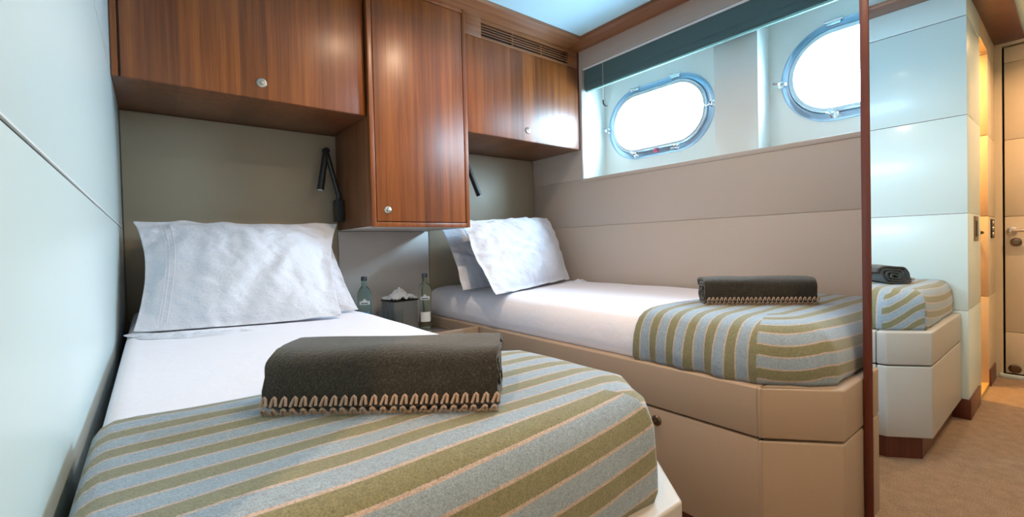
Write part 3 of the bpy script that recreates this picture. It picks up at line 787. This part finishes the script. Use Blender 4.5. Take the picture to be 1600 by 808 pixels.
def bottle(name, label, loc, R, H, gm, lab2):
    t = thing(name, label, 'bottle', loc, 'water bottles on the nightstand'); x, y, z = loc
    mt = Matrix.Translation(Vector(loc))
    prof = [(0.0,0.006),(R*0.6,0.004),(R*0.92,0.0),(R,0.008),(R*1.0,H*0.10),(R*0.93,H*0.22),(R*0.90,H*0.32),(R*0.95,H*0.42),(R*1.0,H*0.52),(R*1.0,H*0.66),(R*0.92,H*0.73),(R*0.70,H*0.785),(R*0.46,H*0.815),(R*0.38,H*0.84),(R*0.37,H*0.93),(0.0,H*0.93)]
    bm = B(); lathe(bm, prof, 40, mt); obj('glass_body', bm, M[gm], t)
    bm = B(); lathe(bm, [(0,H*0.925),(R*0.40,H*0.925),(R*0.42,H*0.94),(R*0.42,H*0.985),(R*0.38,H),(0,H)], 28, mt); obj('screw_cap', bm, M['cap'], t)
    # labels face the camera side: arc patches
    a0 = math.atan2(-2.5-y, 0.087-x)
    def patch(nm_, h0, h1, half, rad, mat_, peak=0.0):
        bm = B(); n = 16; lo, hi = [], []
        for k in range(n+1):
            s = -1+2*k/n; a = a0 + half*s
            hh_ = h1 + peak*max(0, 1-abs(s)*2.2)
            lo.append(bm.verts.new((x+rad*math.cos(a), y+rad*math.sin(a), z+h0))); hi.append(bm.verts.new((x+rad*math.cos(a), y+rad*math.sin(a), z+hh_)))
        for k in range(n): bm.faces.new((lo[k], lo[k+1], hi[k+1], hi[k]))
        return obj(nm_, bm, M[mat_], t)
    patch('upper_label', H*0.52, H*0.58, 0.75, R*1.012, 'label_white', H*0.045)
    patch('label_print', H*0.537, H*0.553, 0.5, R*1.022, 'label_ink')
    patch('lower_label', H*0.12, H*(0.40 if lab2 == 'label_blue' else 0.30), 0.8, R*1.02, lab2)
    return t
bottle('water_bottle', 'aqua water bottle at the left, beside the large pillow', (0.955, -0.165, 0.498), 0.036, 0.300, 'bottle_aqua', 'label_blue')
bottle('water_bottle', 'green water bottle standing right of the grey tissue box', (1.268, -0.235, 0.500), 0.036, 0.300, 'bottle_green', 'label_white')
# tissue box
t = thing('tissue_box', 'dark grey tissue box with a white tissue pulled out, between the bottles', 'tissue box', (1.15, -0.17, 0.498))
ca = Matrix.Translation((1.150, -0.165, 0.0)) @ Matrix.Rotation(math.radians(8), 4, 'Z')
bm = B(); box(bm, -0.075, 0.075, -0.062, 0.062, 0.4985, 0.655, 0.004); bm.transform(ca); obj('box_cover', bm, M['grey_box'], t)
bm = B(); box(bm, -0.079, 0.079, -0.066, 0.066, 0.6555, 0.662, 0.002); bm.transform(ca); obj('lid', bm, M['black'], t)
bm = B(); n = 20; g = {}
for i in range(n+1):
    for j in range(n+1):
        u, v = i/n-0.5, j/n-0.5; r = math.hypot(u, v)
        h = 0.050*math.exp(-(r/0.30)**2) + 0.030*noise.noise(Vector((u*7, v*7, 2))) + 0.006
        g[i,j] = bm.verts.new(ca @ Vector((u*0.150 + 0.012*noise.noise(Vector((u*5, v*5, 5))), v*0.13, 0.6645+max(0.0005, h))))
for i in range(n):
    for j in range(n): bm.faces.new((g[i,j], g[i+1,j], g[i+1,j+1], g[i,j+1]))
o = obj('tissue', bm, M['tissue'], t, angle=180); o.modifiers.new('s', 'SUBSURF').levels = 1
# tumblers
def tumbler(label, x, y, z, mat, group=None, r=0.029, h=0.122):
    bm = B(); mt = Matrix.Translation((x, y, z))
    lathe(bm, [(0,0),(r*0.82,0),(r*0.86,0.004),(r,h),(r-0.0018,h),(r*0.80,0.010),(0,0.010)], 32, mt)
    o = obj('tumbler', bm, M[mat]); o.location = (0,0,0); return tag(o, label, 'glass', group)
tumbler('clear tumbler in front of the tissue box, next to the aqua bottle', 1.015, -0.255, 0.498, 'tumbler')
tumbler('clear tumbler in front of the tissue box, right one of the pair', 1.080, -0.285, 0.498, 'tumbler')
tumbler('small blue glass behind the aqua bottle, left of it', 0.918, -0.085, 0.498, 'tumbler_blue', h=0.135)
bm = B(); box(bm, 1.20, 1.345, -0.40, -0.16, 0.4975, 0.4995, 0.0008); box(bm, 1.20, 1.345, -0.404, -0.398, 0.4975, 0.506, 0.0008)
tag(obj('serving_tray', bm, M['silver_tray']), 'small silver tray under the green bottle on the nightstand', 'tray')

# ------------------------------------------------------------------ reading lamps
def reading_lamp(label, block, joint, foot_, tip, side):
    t = thing('reading_lamp', label, 'reading lamp', block, 'black reading lamps beside the tall cupboard'); bx, by, bz = block
    bm = B(); box(bm, bx-0.020, bx+0.022, by-0.03, by+0.03, bz-0.056, bz+0.056, 0.004, 3); obj('mount', bm, M['black'], t)
    J = Vector(joint); F = Vector(foot_); T = Vector(tip)
    bm = B(); tube(bm, [Vector(block)+Vector((0,0,0.05)), F, J], [0.011, 0.0125, 0.0125], 14); obj('arm', bm, M['black'], t)
    bm = B(); lathe(bm, [(0,-0.016),(0.014,-0.016),(0.016,-0.012),(0.016,0.012),(0.014,0.016),(0,0.016)], 20, axis_mat(J, (0.2,-1,0))); obj('joint', bm, M['black'], t)
    d = (T-J).normalized()
    bm = B(); tube(bm, [J, J+d*0.02, T-d*0.02, T], [0.012, 0.0145, 0.0165, 0.0175], 18); h = obj('lamp_head', bm, M['black'], t)
    bm = B(); lathe(bm, [(0,0.0),(0.014,0.0),(0.014,0.0025),(0,0.0035)], 20, axis_mat(T, d)); obj('lens', bm, M['lens'], h)
reading_lamp('black reading lamp folded upright over the left bed pillow', (0.856, -0.10, 1.141), (0.802, -0.10, 1.446), (0.862, -0.10, 1.215), (0.768, -0.105, 1.245), -1)
reading_lamp('black reading lamp angled down over the pillows under the portholes', (1.427, -0.09, 1.20), (1.622, -0.11, 1.505), (1.452, -0.10, 1.28), (1.727, -0.12, 1.262), 1)

# ------------------------------------------------------------------ roman blind
t = thing('roman_blind', 'dark teal roman blind gathered at the top of the window opening', 'blind', (2.33, -1.4, 2.06))
bm = B(); prof = [(2.300, 2.063), (2.300, 2.010), (2.296, 1.975), (2.299, 1.948), (2.312, 1.935), (2.330, 1.938), (2.345, 1.955), (2.350, 2.0), (2.352, 2.063)]
rows = [[bm.verts.new((x, y, z + (0.0015*math.sin(y*9) if 0 < i < 8 else 0))) for i, (x, z) in enumerate(prof)] for y in [OY0-0.012 + (OY1-OY0+0.024)*k/40 for k in range(41)]]
for a, b in zip(rows, rows[1:]):
    for i in range(len(prof)): bm.faces.new((a[i], a[(i+1)%len(prof)], b[(i+1)%len(prof)], b[i]))
bm.faces.new(rows[0]); bm.faces.new(rows[-1][::-1]); obj('gathered_cloth', bm, M['blind'], t)
bm = B(); prof = [(2.298, 1.966), (2.292, 1.950), (2.294, 1.928), (2.304, 1.917), (2.322, 1.915), (2.334, 1.925), (2.330, 1.933), (2.310, 1.931), (2.301, 1.942), (2.302, 1.966)]
rows = [[bm.verts.new((x, y, z)) for i, (x, z) in enumerate(prof)] for y in (OY0-0.016, OY1+0.016)]
for i in range(len(prof)): bm.faces.new((rows[0][i], rows[0][(i+1)%len(prof)], rows[1][(i+1)%len(prof)], rows[1][i]))
bm.faces.new(rows[0]); bm.faces.new(rows[1][::-1]); obj('lower_fold', bm, M['blind'], t)
bm = B(); tube(bm, [(2.298, OY0-0.03, 1.912), (2.298, OY1+0.02, 1.912)], 0.0065, 10); obj('bottom_bar', bm, M['blind_bar'], t)
bm = B(); box(bm, 2.292, 2.299, OY1+0.005, OY0-0.005, 2.052, 2.064, 0.001); obj('head_rail', bm, M['rail_white'], t)
bm = B(); tube(bm, [(2.292, -0.668, 2.05), (2.290, -0.668, 1.93), (2.291, -0.667, 1.82)], 0.0016, 6); obj('pull_cord', bm, M['cord'], t)
bm = B(); tube(bm, [(2.291, -0.667, 1.822), (2.290, -0.668, 1.800), (2.289, -0.680, 1.784), (2.288, -0.700, 1.772), (2.288, -0.705, 1.780)], [0.0035, 0.004, 0.004, 0.003, 0.002], 8); obj('cord_hook', bm, M['black_plastic'], t)

# ------------------------------------------------------------------ mirror
MX = 1.660
t = thing('wall_mirror', 'tall mirror in a thin dark mahogany frame at the foot of the right bed', 'mirror', (MX, -2.6, 0))
bm = B(); box(bm, MX, MX+0.004, YB+0.001, -2.133, 0.004, ZS-0.001); obj('mirror_glass', bm, M['mirror'], t, smooth=False)
bm = B(); box(bm, MX+0.004, MX+0.030, YB+0.001, -2.133, 0.0, ZS-0.001); obj('backing', bm, M['mahogany'], t, smooth=False)
bm = B(); box(bm, MX-0.003, MX+0.030, -2.1325, -2.1115, 0.0, ZS-0.001, 0.002); obj('frame', bm, M['mahogany'], t)

# ------------------------------------------------------------------ ceiling lights
def downlight(x, y, watts, col, label, z=ZC, group='round recessed ceiling lights'):
    t = thing('ceiling_light', label, 'ceiling light', (x, y, z), group)
    bm = B(); lathe(bm, [(0.030, z-0.001), (0.032, z-0.006), (0.045, z-0.005), (0.047, z-0.0005)], 28, Matrix.Translation((x, y, 0)), close=False); obj('trim_ring', bm, M['chrome'], t)
    bm = B(); lathe(bm, [(0.0, z-0.0015), (0.030, z-0.0015)], 28, Matrix.Translation((x, y, 0)), close=False); obj('diffuser', bm, M['lamp_glow'], t)
    ld = bpy.data.lights.new('ceiling_light_glow', 'AREA'); ld.shape = 'DISK'; ld.size = 0.056; ld.energy = watts; ld.color = col; ld.spread = math.radians(150)
    o = bpy.data.objects.new('ceiling_light_glow', ld); COL.objects.link(o); o.location = (x, y, z-0.008)
for (xy, e, c), lb in zip(DOWNLIGHTS, ('round ceiling light between the beds, nearest the cupboards', 'round ceiling light over the middle of the cabin floor', 'round ceiling light nearest the rear wall of the cabin', 'round ceiling light over the passage carpet by the end door')):
    downlight(xy[0], xy[1], e, c, lb)
downlight(*DOORWAY_LAMP[0], DOORWAY_LAMP[1], DOORWAY_LAMP[2], 'round ceiling light inside the room behind the narrow doorway')
